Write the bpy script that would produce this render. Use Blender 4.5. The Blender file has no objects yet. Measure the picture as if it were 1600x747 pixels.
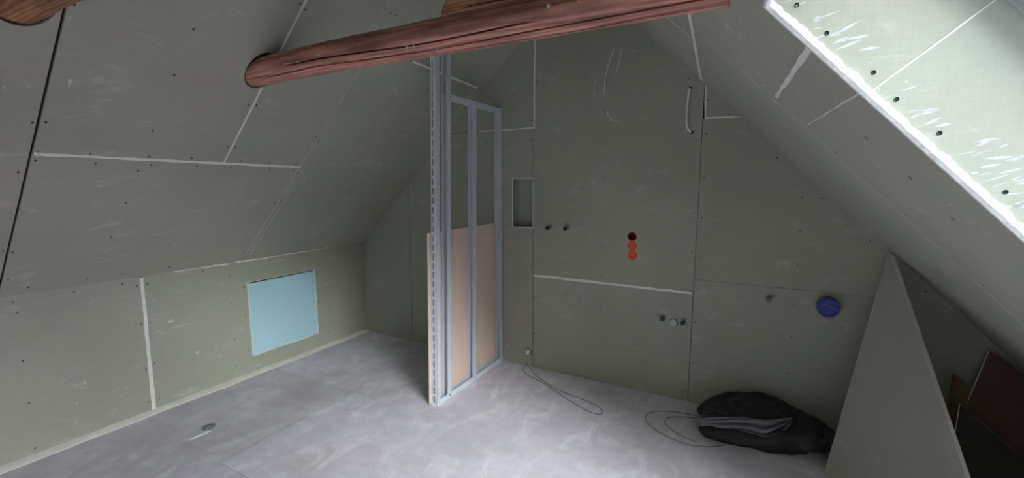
import bpy, bmesh, math, random
from mathutils import Vector, noise
from mathutils.geometry import tessellate_polygon
random.seed(7)
scene = bpy.context.scene
COL = scene.collection
R = math.radians

# ------------------------------------------------------------------ camera
cam = bpy.data.cameras.new('camera')
cam.sensor_width = 36.0
cam.lens = 694.0 / 1600.0 * 36.0
cam.clip_start = 0.02
camo = bpy.data.objects.new('camera', cam)
COL.objects.link(camo)
camo.location = (0, 0, 1.63)
camo.rotation_euler = (R(90 - 7.39), 0, R(28.75))
scene.camera = camo

# ------------------------------------------------------------------ overcast daylight + exposure
SKY = 13.0     # evenly overcast
world = bpy.data.worlds.new('overcast_sky')
scene.world = world
world.use_nodes = True
bg = world.node_tree.nodes['Background']
bg.inputs[0].default_value = (0.91, 0.95, 1.07, 1)
bg.inputs[1].default_value = SKY
# the sun behind thin cloud, low over the roof window side
sun = bpy.data.lights.new('veiled_sun', 'SUN')
sun.energy = 8.0
sun.angle = R(44)
sun.color = (1.0, 0.98, 0.96)
suno = bpy.data.objects.new('veiled_sun', sun)
COL.objects.link(suno)
suno.rotation_euler = Vector((-0.77, 0.44, -0.34)).to_track_quat('-Z', 'Y').to_euler()
scene.view_settings.view_transform = 'Standard'
scene.view_settings.look = 'None'
scene.view_settings.gamma = 1.0
scene.view_settings.use_curve_mapping = False
scene.view_settings.exposure = 0.0
try:
    scene.cycles.max_bounces = 12
    scene.cycles.diffuse_bounces = 8
    scene.cycles.transparent_max_bounces = 8
    scene.cycles.use_denoising = True
except Exception:
    pass

# ------------------------------------------------------------------ the room's planes
XK, ZK, YG = -3.685, 0.98, 3.38          # knee wall, its height, gable wall
YB, XR = -2.6, 1.50                      # wall behind the viewer, right knee wall
def zl(x): return 0.935 * x + 4.4255     # left roof slope
def zr(x, y): return 2.1477 - 0.985 * x - 0.065 * y   # right roof slope
def xr(z, y): return (2.1477 - 0.065 * y - z) / 0.985
def xridge(y): return (-2.2778 - 0.065 * y) / 1.92
NL = Vector((0.935, 0, -1)).normalized()
NR = Vector((-0.985, -0.065, -1)).normalized()
S_gable = lambda u, v, d: Vector((u, YG - d, v))
S_knee = lambda u, v, d: Vector((XK + d, u, v))
S_left = lambda u, v, d: Vector((v, u, zl(v))) + NL * d
S_right = lambda u, v, d: Vector((v, u, zr(v, u))) + NR * d
S_rknee = lambda u, v, d: Vector((XR - d, u, v))
S_back = lambda u, v, d: Vector((u, YB + d, v))
S_floor = lambda u, v, d: Vector((u, v, d))

# ------------------------------------------------------------------ materials
def new_mat(name):
    m = bpy.data.materials.new(name)
    m.use_nodes = True
    nt = m.node_tree
    return m, nt, nt.nodes['Principled BSDF']
def N(nt, typ, **kw):
    n = nt.nodes.new(typ)
    for k, v in kw.items():
        setattr(n, k, v)
    return n
def coords(nt, scale, kind='Object', rot=(0, 0, 0)):
    tc = N(nt, 'ShaderNodeTexCoord')
    mp = N(nt, 'ShaderNodeMapping')
    mp.inputs['Scale'].default_value = scale
    mp.inputs['Rotation'].default_value = rot
    nt.links.new(tc.outputs[kind], mp.inputs['Vector'])
    return mp.outputs['Vector']
def noise_tex(nt, vec, scale, detail=4, rough=0.55, dist=0.0):
    n = N(nt, 'ShaderNodeTexNoise')
    n.inputs['Scale'].default_value = scale
    n.inputs['Detail'].default_value = detail
    n.inputs['Roughness'].default_value = rough
    n.inputs['Distortion'].default_value = dist
    nt.links.new(vec, n.inputs['Vector'])
    return n.outputs['Fac']
def ramp(nt, fac, stops):
    r = N(nt, 'ShaderNodeValToRGB')
    el = r.color_ramp.elements
    while len(el) < len(stops):
        el.new(0.5)
    for e, (p, c) in zip(el, stops):
        e.position = p
        e.color = (*c, 1) if len(c) == 3 else c
    nt.links.new(fac, r.inputs['Fac'])
    return r.outputs['Color']
def mix(nt, fac, a, b, blend='MIX'):
    m = N(nt, 'ShaderNodeMix', data_type='RGBA', blend_type=blend)
    for sock, v in ((m.inputs[0], fac), (m.inputs[6], a), (m.inputs[7], b)):
        if isinstance(v, (int, float)):
            sock.default_value = v
        elif isinstance(v, tuple):
            sock.default_value = (*v, 1) if len(v) == 3 else v
        else:
            nt.links.new(v, sock)
    return m.outputs[2]
def g(v): return (v, v, v)
def bump(nt, bsdf, h, strength, dist=0.002):
    b = N(nt, 'ShaderNodeBump')
    b.inputs['Strength'].default_value = strength
    b.inputs['Distance'].default_value = dist
    nt.links.new(h, b.inputs['Height'])
    nt.links.new(b.outputs['Normal'], bsdf.inputs['Normal'])
def board_material(name, base, dust=(0.74, 0.74, 0.70), dust_lo=0.58, tint=True, rough=0.8):
    """paper-faced plasterboard: woven paper grain, chalk dust smears, faint stains"""
    m, nt, b = new_mat(name)
    v = coords(nt, (1, 1, 1))
    big = noise_tex(nt, v, 1.1, 3)
    c = mix(nt, ramp(nt, big, [(0.3, g(0)), (0.7, g(1))]), tuple(x * 0.92 for x in base), tuple(x * 1.08 for x in base))
    # pinkish-brown stains of the paper
    st = noise_tex(nt, coords(nt, (1.5, 1.5, 4.0)), 1.3, 5, 0.6)
    c = mix(nt, ramp(nt, st, [(0.48, g(0)), (0.75, g(0.55))]), c, (base[0] * 1.08, base[1] * 0.93, base[2] * 0.95))
    # paper weave
    wv = noise_tex(nt, coords(nt, (14, 14, 160)), 1.0, 2)
    wh = noise_tex(nt, coords(nt, (150, 150, 12)), 1.0, 2)
    w = mix(nt, 0.5, wv, wh)
    c = mix(nt, 0.05, c, ramp(nt, w, [(0.35, g(0.0)), (0.65, g(0.8))]), 'OVERLAY')
    # chalk smears and specks
    sm = noise_tex(nt, coords(nt, (2.0, 2.0, 5.0), rot=(0.3, 0.5, 0.2)), 2.3, 8, 0.72, 0.6)
    c = mix(nt, ramp(nt, sm, [(dust_lo, g(0)), (dust_lo + 0.16, g(0.45))]), c, dust)
    sp = noise_tex(nt, v, 42, 2, 0.5)
    c = mix(nt, ramp(nt, sp, [(0.76, g(0)), (0.80, g(0.5))]), c, dust)
    if tint:
        oi = N(nt, 'ShaderNodeObjectInfo')
        c = mix(nt, 1.0, c, oi.outputs['Color'], 'MULTIPLY')
    nt.links.new(c, b.inputs['Base Color'])
    b.inputs['Roughness'].default_value = rough
    b.inputs['Specular IOR Level'].default_value = 0.25
    bump(nt, b, w, 0.06, 0.0008)
    return m
def plain_material(name, col, rough=0.6, metal=0.0, var=0.12, scale=18.0, spec=0.4, bmp=0.0):
    m, nt, b = new_mat(name)
    v = coords(nt, (1, 1, 1))
    n = noise_tex(nt, v, scale, 5)
    c = mix(nt, n, tuple(x * (1 - var) for x in col), tuple(x * (1 + var) for x in col))
    nt.links.new(c, b.inputs['Base Color'])
    b.inputs['Roughness'].default_value = rough
    b.inputs['Metallic'].default_value = metal
    b.inputs['Specular IOR Level'].default_value = spec
    if bmp:
        bump(nt, b, n, bmp, 0.004)
    return m

GREEN = (0.40, 0.405, 0.345)
M_green = board_material('green_plasterboard', GREEN)
M_blue = board_material('blue_plasterboard', (0.50, 0.76, 0.84), dust=(0.6, 0.75, 0.8), dust_lo=0.70)
M_brown = board_material('brown_board_paper', (0.80, 0.62, 0.52), dust=(0.86, 0.74, 0.66), dust_lo=0.62)
M_filler = plain_material('joint_filler_plaster', (0.84, 0.82, 0.77), 0.9, var=0.18, scale=30, spec=0.2, bmp=0.3)
M_gypsum = plain_material('white_gypsum', (0.80, 0.80, 0.78), 0.9, var=0.08, scale=45, spec=0.2, bmp=0.6)
M_void = plain_material('dark_cavity', (0.035, 0.035, 0.032), 0.95, spec=0.1)
M_screw = plain_material('black_screw', (0.02, 0.02, 0.022), 0.5, 0.6)
M_mark = plain_material('thin_plaster_mark', (0.60, 0.59, 0.55), 0.9, var=0.2, scale=60, spec=0.2)
M_render = plain_material('dusty_edge_strip', (0.80, 0.76, 0.71), 0.9, var=0.15, scale=14, spec=0.2, bmp=0.5)

def floor_material():
    m, nt, b = new_mat('dusty_floor_board')
    base = (0.72, 0.685, 0.755)
    v = coords(nt, (1, 1, 1))
    n1 = noise_tex(nt, v, 1.3, 5, 0.6)
    c = mix(nt, ramp(nt, n1, [(0.3, g(0)), (0.7, g(1))]), tuple(x * 0.84 for x in base), tuple(x * 1.12 for x in base))
    n2 = noise_tex(nt, v, 2.1, 6, 0.65, 0.4)
    c = mix(nt, ramp(nt, n2, [(0.50, g(0)), (0.70, g(0.6))]), c, (0.64, 0.54, 0.55))
    n3 = noise_tex(nt, coords(nt, (2.4, 1.2, 1), rot=(0, 0, 0.5)), 2.6, 9, 0.72, 0.9)
    c = mix(nt, ramp(nt, n3, [(0.48, g(0)), (0.66, g(0.8))]), c, (0.90, 0.88, 0.92))
    n4 = noise_tex(nt, coords(nt, (1.4, 5, 1), rot=(0, 0, -0.4)), 2.2, 8, 0.7, 0.5)
    c = mix(nt, ramp(nt, n4, [(0.50, g(0)), (0.74, g(0.42))]), c, (0.48, 0.45, 0.48))
    oi = N(nt, 'ShaderNodeObjectInfo')
    c = mix(nt, 1.0, c, oi.outputs['Color'], 'MULTIPLY')
    nt.links.new(c, b.inputs['Base Color'])
    b.inputs['Roughness'].default_value = 0.72
    b.inputs['Specular IOR Level'].default_value = 0.3
    bump(nt, b, noise_tex(nt, v, 30, 6, 0.65), 0.12, 0.002)
    return m
M_floor = floor_material()

def steel_material():
    m, nt, b = new_mat('galvanised_steel')
    n = noise_tex(nt, coords(nt, (40, 40, 3)), 2.0, 4)
    v = N(nt, 'ShaderNodeTexVoronoi')
    v.inputs['Scale'].default_value = 60
    nt.links.new(coords(nt, (1, 1, 1)), v.inputs['Vector'])
    c = mix(nt, n, (0.62, 0.65, 0.71), (0.84, 0.87, 0.93))
    c = mix(nt, 0.15, c, v.outputs['Color'], 'OVERLAY')
    nt.links.new(c, b.inputs['Base Color'])
    b.inputs['Metallic'].default_value = 0.15
    b.inputs['Roughness'].default_value = 0.40
    return m
M_steel = steel_material()

def log_material(name, dark, mid, light, warm):
    m, nt, b = new_mat(name)
    v = coords(nt, (1.2, 14, 14))
    n = noise_tex(nt, v, 1.6, 8, 0.65, 0.7)
    c = ramp(nt, n, [(0.28, dark), (0.48, mid), (0.68, light), (0.85, warm)])
    v2 = coords(nt, (1.0, 3.0, 3.0))
    n2 = noise_tex(nt, v2, 1.4, 5, 0.6, 0.3)
    c = mix(nt, ramp(nt, n2, [(0.46, g(0)), (0.66, g(0.8))]), c, tuple(x * 0.55 for x in dark))
    n3 = noise_tex(nt, coords(nt, (3, 8, 8)), 2.0, 8, 0.75, 0.5)
    c = mix(nt, ramp(nt, n3, [(0.62, g(0)), (0.78, g(0.4))]), c, (0.34, 0.24, 0.22))
    wv = N(nt, 'ShaderNodeTexWave', bands_direction='Y')
    wv.inputs['Scale'].default_value = 2.2
    wv.inputs['Distortion'].default_value = 9
    wv.inputs['Detail'].default_value = 4
    nt.links.new(coords(nt, (0.7, 9, 9)), wv.inputs['Vector'])
    c = mix(nt, 0.30, c, wv.outputs['Color'], 'OVERLAY')
    nt.links.new(c, b.inputs['Base Color'])
    b.inputs['Roughness'].default_value = 0.62
    b.inputs['Specular IOR Level'].default_value = 0.3
    bump(nt, b, n, 0.5, 0.006)
    return m
M_log = log_material('red_brown_timber', (0.25, 0.108, 0.086), (0.54, 0.255, 0.205), (0.68, 0.36, 0.285), (0.72, 0.40, 0.28))
M_log_upper = log_material('brown_timber', (0.14, 0.060, 0.035), (0.34, 0.165, 0.10), (0.46, 0.25, 0.15), (0.52, 0.31, 0.18))
M_log_warm = log_material('orange_brown_timber', (0.17, 0.075, 0.045), (0.34, 0.15, 0.085), (0.50, 0.24, 0.12), (0.56, 0.29, 0.14))

# ------------------------------------------------------------------ mesh helpers
def link(o, parent=None):
    COL.objects.link(o)
    if parent is not None:
        o.parent = parent
    return o
def obj(name, bm, mat, parent=None, smooth=False, color=None):
    me = bpy.data.meshes.new(name)
    bmesh.ops.recalc_face_normals(bm, faces=bm.faces[:])
    bm.to_mesh(me)
    bm.free()
    mats = mat if isinstance(mat, (list, tuple)) else [mat]
    for q in mats:
        me.materials.append(q)
    if smooth:
        for p in me.polygons:
            p.use_smooth = True
    o = bpy.data.objects.new(name, me)
    if color:
        o.color = (*color, 1)
    return link(o, parent)
def tag(o, label, cat, group=None):
    o['label'] = label
    o['category'] = cat
    if group:
        o['group'] = group
    return o
def structure(o, label, cat=None):
    o['kind'] = 'structure'
    o['label'] = label
    if cat:
        o['category'] = cat
    return o
def empty(name, loc=(0, 0, 0)):
    o = bpy.data.objects.new(name, None)
    o.empty_display_size = 0.1
    o.location = loc
    return link(o)
def stuff(o):
    o['kind'] = 'stuff'
    return o
def rebase(root):
    """children are modelled in world coordinates: shift them under an empty that stands elsewhere"""
    for ch in list(root.children):
        if ch.type == 'MESH':
            ch.data.transform(__import__('mathutils').Matrix.Translation(-Vector(root.location)))

def area2(p):
    return sum(p[i][0] * p[(i + 1) % len(p)][1] - p[(i + 1) % len(p)][0] * p[i][1] for i in range(len(p)))
def inset(poly, d):
    n = len(poly)
    out = []
    for i in range(n):
        a, b, c = Vector(poly[i - 1]), Vector(poly[i]), Vector(poly[(i + 1) % n])
        e1, e2 = (b - a).normalized(), (c - b).normalized()
        n1, n2 = Vector((-e1.y, e1.x)), Vector((-e2.y, e2.x))
        k = 1 + n1.dot(n2)
        q = (n1 + n2) / max(k, 0.25)
        out.append((b.x + q.x * d, b.y + q.y * d))
    return out
def prism(bm, S, outer, holes=(), d0=-0.0125, d1=0.0, gap=0.0015, chamfer=0.0015):
    """a board lying in the surface S: outer polygon with holes, from depth d0 to d1, edges eased"""
    if area2(outer) < 0:
        outer = outer[::-1]
    loops = [outer] + [h[::-1] if area2(h) > 0 else h for h in holes]
    lo = [inset(l, gap) for l in loops]
    hi = [inset(l, chamfer) for l in lo]
    def ring(ls, d):
        return [[bm.verts.new(S(u, v, d)) for u, v in l] for l in ls]
    rb, rm, rt = ring(lo, d0), ring(lo, d1 - chamfer), ring(hi, d1)
    def cap(ls, vs):
        flat = [x for l in vs for x in l]
        for t in tessellate_polygon([[Vector((u, v, 0)) for u, v in l] for l in ls]):
            try:
                bm.faces.new([flat[i] for i in t])
            except ValueError:
                pass
    cap(lo, rb)
    cap(hi, rt)
    for A, B in ((rb, rm), (rm, rt)):
        for la, lb in zip(A, B):
            n = len(la)
            for i in range(n):
                j = (i + 1) % n
                bm.faces.new((la[i], la[j], lb[j], lb[i]))
def board(name, S, outer, parent, mat=M_green, holes=(), gap=0.0018, color=(1, 1, 1), d0=-0.0125, d1=0.0, chamfer=0.0015):
    bm = bmesh.new()
    prism(bm, S, outer, holes, d0, d1, gap, chamfer)
    return obj(name, bm, mat, parent, color=color)
def strip(S, p0, p1, w0, w1, parent, mat=M_filler, d1=0.0012, name='joint_filler', step=0.05, jit=0.18):
    """a ragged run of filler along a joint"""
    a, b = Vector(p0), Vector(p1)
    L = (b - a).length
    e = (b - a) / L
    nn = Vector((-e.y, e.x))
    k = max(2, int(L / step))
    lft, rgt = [], []
    for i in range(k + 1):
        t = i / k
        w = w0 + (w1 - w0) * t
        q = a + e * (L * t)
        lft.append(q + nn * w * (0.5 + random.uniform(-jit, jit)))
        rgt.append(q - nn * w * (0.5 + random.uniform(-jit, jit)))
    bm = bmesh.new()
    top = [(bm.verts.new(S(l.x, l.y, d1)), bm.verts.new(S(r.x, r.y, d1))) for l, r in zip(lft, rgt)]
    bot = [(bm.verts.new(S(l.x, l.y, -0.006)), bm.verts.new(S(r.x, r.y, -0.006))) for l, r in zip(lft, rgt)]
    for i in range(k):
        (l0, r0), (l1, r1), (m0, s0), (m1, s1) = top[i], top[i + 1], bot[i], bot[i + 1]
        bm.faces.new((l0, r0, r1, l1))
        bm.faces.new((m0, m1, s1, s0))
        bm.faces.new((l0, l1, m1, m0))
        bm.faces.new((r0, s0, s1, r1))
    bm.faces.new((top[0][0], bot[0][0], bot[0][1], top[0][1]))
    bm.faces.new((top[-1][0], top[-1][1], bot[-1][1], bot[-1][0]))
    return obj(name, bm, mat, parent)
def box(bm, x0, x1, y0, y1, z0, z1, f=None):
    vs = []
    for z in (z0, z1):
        for x, y in ((x0, y0), (x1, y0), (x1, y1), (x0, y1)):
            p = Vector((x, y, z))
            vs.append(bm.verts.new(f(p) if f else p))
    for q in ((0, 3, 2, 1), (4, 5, 6, 7), (0, 1, 5, 4), (1, 2, 6, 5), (2, 3, 7, 6), (3, 0, 4, 7)):
        bm.faces.new([vs[i] for i in q])
def lathe(bm, prof, n, P, mi=0):
    """profile [(radius, height)] turned about an axis; P(a, b, h) -> world"""
    rings = []
    for r, hgt in prof:
        if r < 1e-6:
            rings.append([bm.verts.new(P(0, 0, hgt))])
        else:
            rings.append([bm.verts.new(P(r * math.cos(2 * math.pi * i / n), r * math.sin(2 * math.pi * i / n), hgt)) for i in range(n)])
    for a, b in zip(rings, rings[1:]):
        for i in range(n):
            j = (i + 1) % n
            if len(a) == 1 and len(b) == 1:
                continue
            if len(a) == 1:
                f = bm.faces.new((a[0], b[j], b[i]))
            elif len(b) == 1:
                f = bm.faces.new((a[i], a[j], b[0]))
            else:
                f = bm.faces.new((a[i], a[j], b[j], b[i]))
            f.material_index = mi
def tube(bm, pts, r, n=6):
    pts = [Vector(p) for p in pts]
    rings = []
    for i, p in enumerate(pts):
        t = (pts[min(i + 1, len(pts) - 1)] - pts[max(i - 1, 0)]).normalized()
        u = t.cross(Vector((0.31, 0.17, 0.93))).normalized()
        w = t.cross(u)
        rings.append([bm.verts.new(p + (u * math.cos(2 * math.pi * k / n) + w * math.sin(2 * math.pi * k / n)) * r) for k in range(n)])
    for a, b in zip(rings, rings[1:]):
        for k in range(n):
            bm.faces.new((a[k], a[(k + 1) % n], b[(k + 1) % n], b[k]))
    bm.faces.new(rings[0][::-1])
    bm.faces.new(rings[-1])
def spline(ctrl, per=10):
    ctrl = [Vector(c) for c in ctrl]
    P = [ctrl[0] * 2 - ctrl[1]] + ctrl + [ctrl[-1] * 2 - ctrl[-2]]
    out = []
    for i in range(1, len(P) - 2):
        for k in range(per):
            t = k / per
            a, b, c, d = P[i - 1], P[i], P[i + 1], P[i + 2]
            out.append(0.5 * ((2 * b) + (c - a) * t + (2 * a - 5 * b + 4 * c - d) * t * t + (3 * b - a - 3 * c + d) * t ** 3))
    out.append(ctrl[-1])
    return out
def ellipse(cu, cv, a, b, n=20, start=0.0, end=2 * math.pi, closed=True):
    m = n if closed else n + 1
    return [(cu + a * math.cos(start + (end - start) * i / n), cv + b * math.sin(start + (end - start) * i / n)) for i in range(m)]
def screws(S, pts, parent, r=0.0048):
    """countersunk screw heads, too small to pick apart: one part"""
    bm = bmesh.new()
    for u, v in pts:
        lathe(bm, [(r, -0.001), (r * 0.95, 0.0006), (0.0, 0.0003)], 6, lambda a, b, h: S(u + a, v + b, h))
    return stuff(obj('screw_heads', bm, M_screw, parent))
def along(p0, p1, pitch, off=0.018, both=True, skip=0.0):
    a, b = Vector(p0), Vector(p1)
    L = (b - a).length
    e = (b - a) / L
    nn = Vector((-e.y, e.x))
    out = []
    k = max(1, int(L / pitch))
    for i in range(k + 1):
        for s in ((1, -1) if both else (1,)):
            if random.random() < skip:
                continue
            q = a + e * min(L - 0.02, max(0.02, L * i / k + random.uniform(-0.03, 0.03))) + nn * s * (off + random.uniform(-0.004, 0.006))
            out.append((q.x, q.y))
    return out
def marks(S, pts, parent, name='plaster_marks', mat=M_mark):
    """small splashes of plaster: [(u, v, length_u, length_v)] thin ragged blobs joined into one part"""
    bm = bmesh.new()
    for u, v, a, b in pts:
        n = 9
        ring = []
        ph = random.uniform(0, 6)
        for i in range(n):
            t = 2 * math.pi * i / n
            k = 0.75 + 0.35 * math.sin(3 * t + ph) * random.uniform(0.3, 1)
            ring.append((u + a * k * math.cos(t), v + b * k * math.sin(t)))
        lo = [bm.verts.new(S(x, y, -0.0005)) for x, y in ring]
        c = bm.verts.new(S(u, v, 0.0022))
        for i in range(n):
            bm.faces.new((lo[i], lo[(i + 1) % n], c))
    return stuff(obj(name, bm, mat, parent))

# ================================================================== STRUCTURE
# ---- floor
bm = bmesh.new()
box(bm, XK - 0.3, XR + 0.3, YB - 0.3, YG + 0.3, -0.08, -0.0125)
floor = structure(obj('floor', bm, M_void), 'dusty grey floor of large screed boards', 'floor')
XF = XK + 0.045
XE = XR - 0.004
for poly, colr, top in [
    ([(XF, YB), (-2.65, YB), (-2.65, 2.29), (XF, 2.29)], (0.88, 0.88, 0.88), -0.006),
    ([(XF, 2.29), (-2.65, 2.29), (-2.33, 2.29), (-2.33, YG + 0.011), (XF, YG + 0.011)], (0.95, 0.95, 0.95), -0.004),
    ([(-2.65, YB), (-1.15, YB), (-1.15, 1.29), (-2.65, 1.29)], (0.88, 0.87, 0.89), -0.006),
    ([(-2.65, 1.29), (-1.15, 1.29), (-1.15, 2.29), (-2.65, 2.29)], (1.00, 1.00, 1.01), 0),
    ([(-2.33, 2.29), (-0.83, 2.29), (-0.83, YG + 0.011), (-2.33, YG + 0.011)], (1.03, 1.02, 1.03), 0),
    ([(-1.15, YB), (0.35, YB), (0.35, 1.29), (-1.15, 1.29)], (1, 1, 1.02), 0),
    ([(-1.15, 1.29), (0.35, 1.29), (0.35, 2.29), (-1.15, 2.29)], (1.02, 1.02, 1.03), 0),
    ([(-0.83, 2.29), (0.67, 2.29), (0.67, YG + 0.011), (-0.83, YG + 0.011)], (1.02, 1.0, 1.0), 0),
    ([(0.35, YB), (XE, YB), (XE, 2.29), (0.35, 2.29)], (1, 1, 1), 0),
    ([(0.67, 2.29), (XE, 2.29), (XE, YG + 0.011), (0.67, YG + 0.011)], (1, 1, 1), 0),
]:
    board('screed_board', S_floor, poly, floor, M_floor, gap=0.0006, color=colr, d0=-0.0125, d1=top, chamfer=0.0006)

# ---- pale strip of edge filling along the knee wall
bm = bmesh.new()
k = 60
prev = None
for i in range(k + 1):
    y = YB + (YG - YB) * i / k
    w = 0.050 + 0.012 * noise.noise(Vector((0, y * 3, 0))) + 0.005 * noise.noise(Vector((5, y * 14, 0)))
    row = [bm.verts.new((XK + 0.0005, y, -0.012)), bm.verts.new((XK + 0.0005, y, 0.016 + 0.004 * noise.noise(Vector((2, y * 9, 0))))),
           bm.verts.new((XK + w * 0.55, y, 0.008)), bm.verts.new((XK + w, y, -0.0015)), bm.verts.new((XK + w + 0.001, y, -0.012))]
    if prev:
        for j in range(4):
            bm.faces.new((prev[j], row[j], row[j + 1], prev[j + 1]))
        bm.faces.new((prev[0], prev[4], row[4], row[0]))
    else:
        bm.faces.new(row)
    prev = row
bm.faces.new(prev[::-1])
structure(obj('trim_1', bm, M_render), 'pale dusty edge strip on the floor along the low knee wall', 'edge strip')

# ---- gable wall: dark cavity behind, boards in front
GABLE = [(XK - 0.2, -0.05), (XR + 0.2, -0.05), (XR + 0.2, zr(XR, YG) + 0.1), (xridge(YG), zl(xridge(YG)) + 0.25), (XK - 0.2, ZK + 0.1)]
NX0, NX1, NZ0, NZ1 = -1.850, -1.650, 1.238, 1.657        # niche
SOCK = [(-0.812, 1.213), (-0.809, 1.141), (-0.806, 1.070)]
SR = 0.0335
bm = bmesh.new()
prism(bm, S_gable, GABLE, [[(NX0, NZ0), (NX1, NZ0), (NX1, NZ1), (NX0, NZ1)],
                           [(-0.86, 1.02), (-0.76, 1.02), (-0.76, 1.26), (-0.86, 1.26)]], -0.10, -0.0135, 0, 0)
prism(bm, S_gable, GABLE, (), -0.14, -0.102, 0, 0)
wall_back = structure(obj('wall_back', bm, M_void), 'green plasterboard gable wall with pipe stubs and a recessed niche', 'wall')
XA, XB_, XC = -3.02, -1.648, -0.357
zlg = lambda x: zl(x) + 0.012
zrg = lambda x: zr(x, YG) + 0.012
xrg = lambda z: xr(z, YG) + 0.012
xlg = lambda z: (z - 4.4255) / 0.935 - 0.012
board('gypsum_board', S_gable, [(XK - 0.008, -0.008), (XA, -0.008), (XA, zlg(XA)), (XK - 0.008, ZK + 0.008)], wall_back, color=(0.98, 1.0, 0.98))
board('gypsum_board', S_gable, [(XA, -0.008), (XB_, -0.008), (XB_, NZ0), (NX0, NZ0), (NX0, NZ1), (XB_, NZ1), (XB_, 2.067), (xlg(2.067), 2.067), (XA, zlg(XA))], wall_back, color=(0.98, 0.99, 0.95))
board('gypsum_board', S_gable, [(xlg(2.067), 2.067), (XB_, 2.067), (XB_, zlg(XB_))], wall_back, color=(0.95, 0.98, 0.92), gap=0.0025)
board('gypsum_board', S_gable, [(XB_, -0.008), (XC, -0.008), (XC, 0.827), (XB_, 0.827)], wall_back, color=(1.0, 1.02, 0.97), gap=0.0028)
board('gypsum_board', S_gable, [(XB_, 0.827), (XC, 0.827), (XC, zrg(XC)), (xridge(YG), zlg(xridge(YG))), (XB_, zlg(XB_))], wall_back,
      holes=[ellipse(u, v, SR, SR, 22) for u, v in SOCK], color=(0.97, 1.0, 0.93), gap=0.0020)
board('gypsum_board', S_gable, [(XC, -0.008), (XR, -0.008), (XR, zrg(XR)), (xrg(0.93), 0.93), (XC, 0.93)], wall_back, color=(0.96, 0.98, 0.93), gap=0.0006)
board('gypsum_board', S_gable, [(XC, 0.93), (xrg(0.93), 0.93), (xrg(2.058), 2.058), (XC, 2.058)], wall_back, color=(0.97, 0.95, 0.90), gap=0.0006)
board('gypsum_board', S_gable, [(XC + 0.012, 2.058), (xrg(2.058), 2.058), (XC + 0.012, zrg(XC + 0.012))], wall_back, color=(0.96, 0.97, 0.93), gap=0.002)
# white filler in some of the joints
strip(S_gable, (xlg(2.067) + 0.35, 2.067), (XB_, 2.069), 0.010, 0.010, wall_back)
strip(S_gable, (XB_ + 0.002, 2.062), (XB_ + 0.004, 2.86), 0.014, 0.012, wall_back)
strip(S_gable, (XB_, 0.828), (XC - 0.012, 0.827), 0.020, 0.016, wall_back)
strip(S_gable, (XC + 0.014, 2.058), (XC + 0.006, zrg(XC) - 0.01), 0.010, 0.010, wall_back)
strip(S_gable, (XC + 0.014, 2.060), (xrg(2.058) - 0.005, 2.056), 0.010, 0.010, wall_back)
pts = []
for p0, p1 in (((XB_, 0.05), (XB_, 1.20)), ((XB_, 1.70), (XB_, 2.0)), ((XB_, 2.1), (XB_, 2.8)), ((XC, 0.05), (XC, 2.2)), ((XA, 0.05), (XA, 1.5)),
               ((-1.02, 0.1), (-1.02, 2.9)), ((0.28, 0.1), (0.28, 1.55))):
    pts += along(p0, p1, 0.24, 0.022, both=p0[0] not in (-1.02, 0.28), skip=0.12)
pts += [(x, zrg(x) - 0.06) for x in (-1.0, -0.72, -0.46, -0.2, 0.1, 0.36, 0.62, 0.9)]
screws(S_gable, pts, wall_back)
mk = []
for i in range(26):                                     # plaster dribbles below the ridge
    t = i / 25
    mk.append((-1.00 - 0.06 * t + random.uniform(-0.035, 0.035) - 0.05 * math.sin(3 * t), 2.66 - 0.42 * t, random.uniform(0.003, 0.009), random.uniform(0.004, 0.014)))
for i in range(10):
    mk.append((random.uniform(-0.92, -0.76), random.uniform(2.52, 2.70), random.uniform(0.003, 0.01), random.uniform(0.003, 0.008)))
for u, v, a, b in ((-0.47, 2.272, 0.018, 0.008), (-0.495, 2.262, 0.008, 0.012), (-0.44, 2.285, 0.006, 0.016), (-1.9, 0.16, 0.012, 0.02),
                   (-1.63, 2.52, 0.012, 0.01), (-1.60, 2.46, 0.01, 0.008), (-2.33, 2.25, 0.010, 0.03), (-2.42, 2.16, 0.012, 0.018),
                   (-2.98, 1.53, 0.013, 0.03), (-1.2, 0.045, 0.03, 0.005), (0.44, 0.74, 0.012, 0.018), (-1.37, 0.74, 0.004, 0.03),
                   (-2.07, 2.30, 0.02, 0.008), (-2.20, 2.33, 0.012, 0.012)):
    mk.append((u, v, a, b))
marks(S_gable, mk, wall_back)
bm = bmesh.new()                                        # two long runs of plaster
for pts2 in ([(-0.995, 2.60), (-1.03, 2.50), (-1.055, 2.40), (-1.06, 2.28)], [(-0.93, 2.60), (-0.955, 2.50), (-0.975, 2.42)],
             [(-1.035, 2.17), (-1.02, 2.12), (-0.99, 2.085), (-0.93, 2.075)], [(-1.13, 2.40), (-1.14, 2.33), (-1.135, 2.26)]):
    tube(bm, [S_gable(u, v, 0.0002) for u, v in [(p.x, p.y) for p in spline([(a, b, 0) for a, b in pts2], 5)]], 0.0022, 5)
stuff(obj('plaster_runs', bm, M_filler, wall_back))
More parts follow.
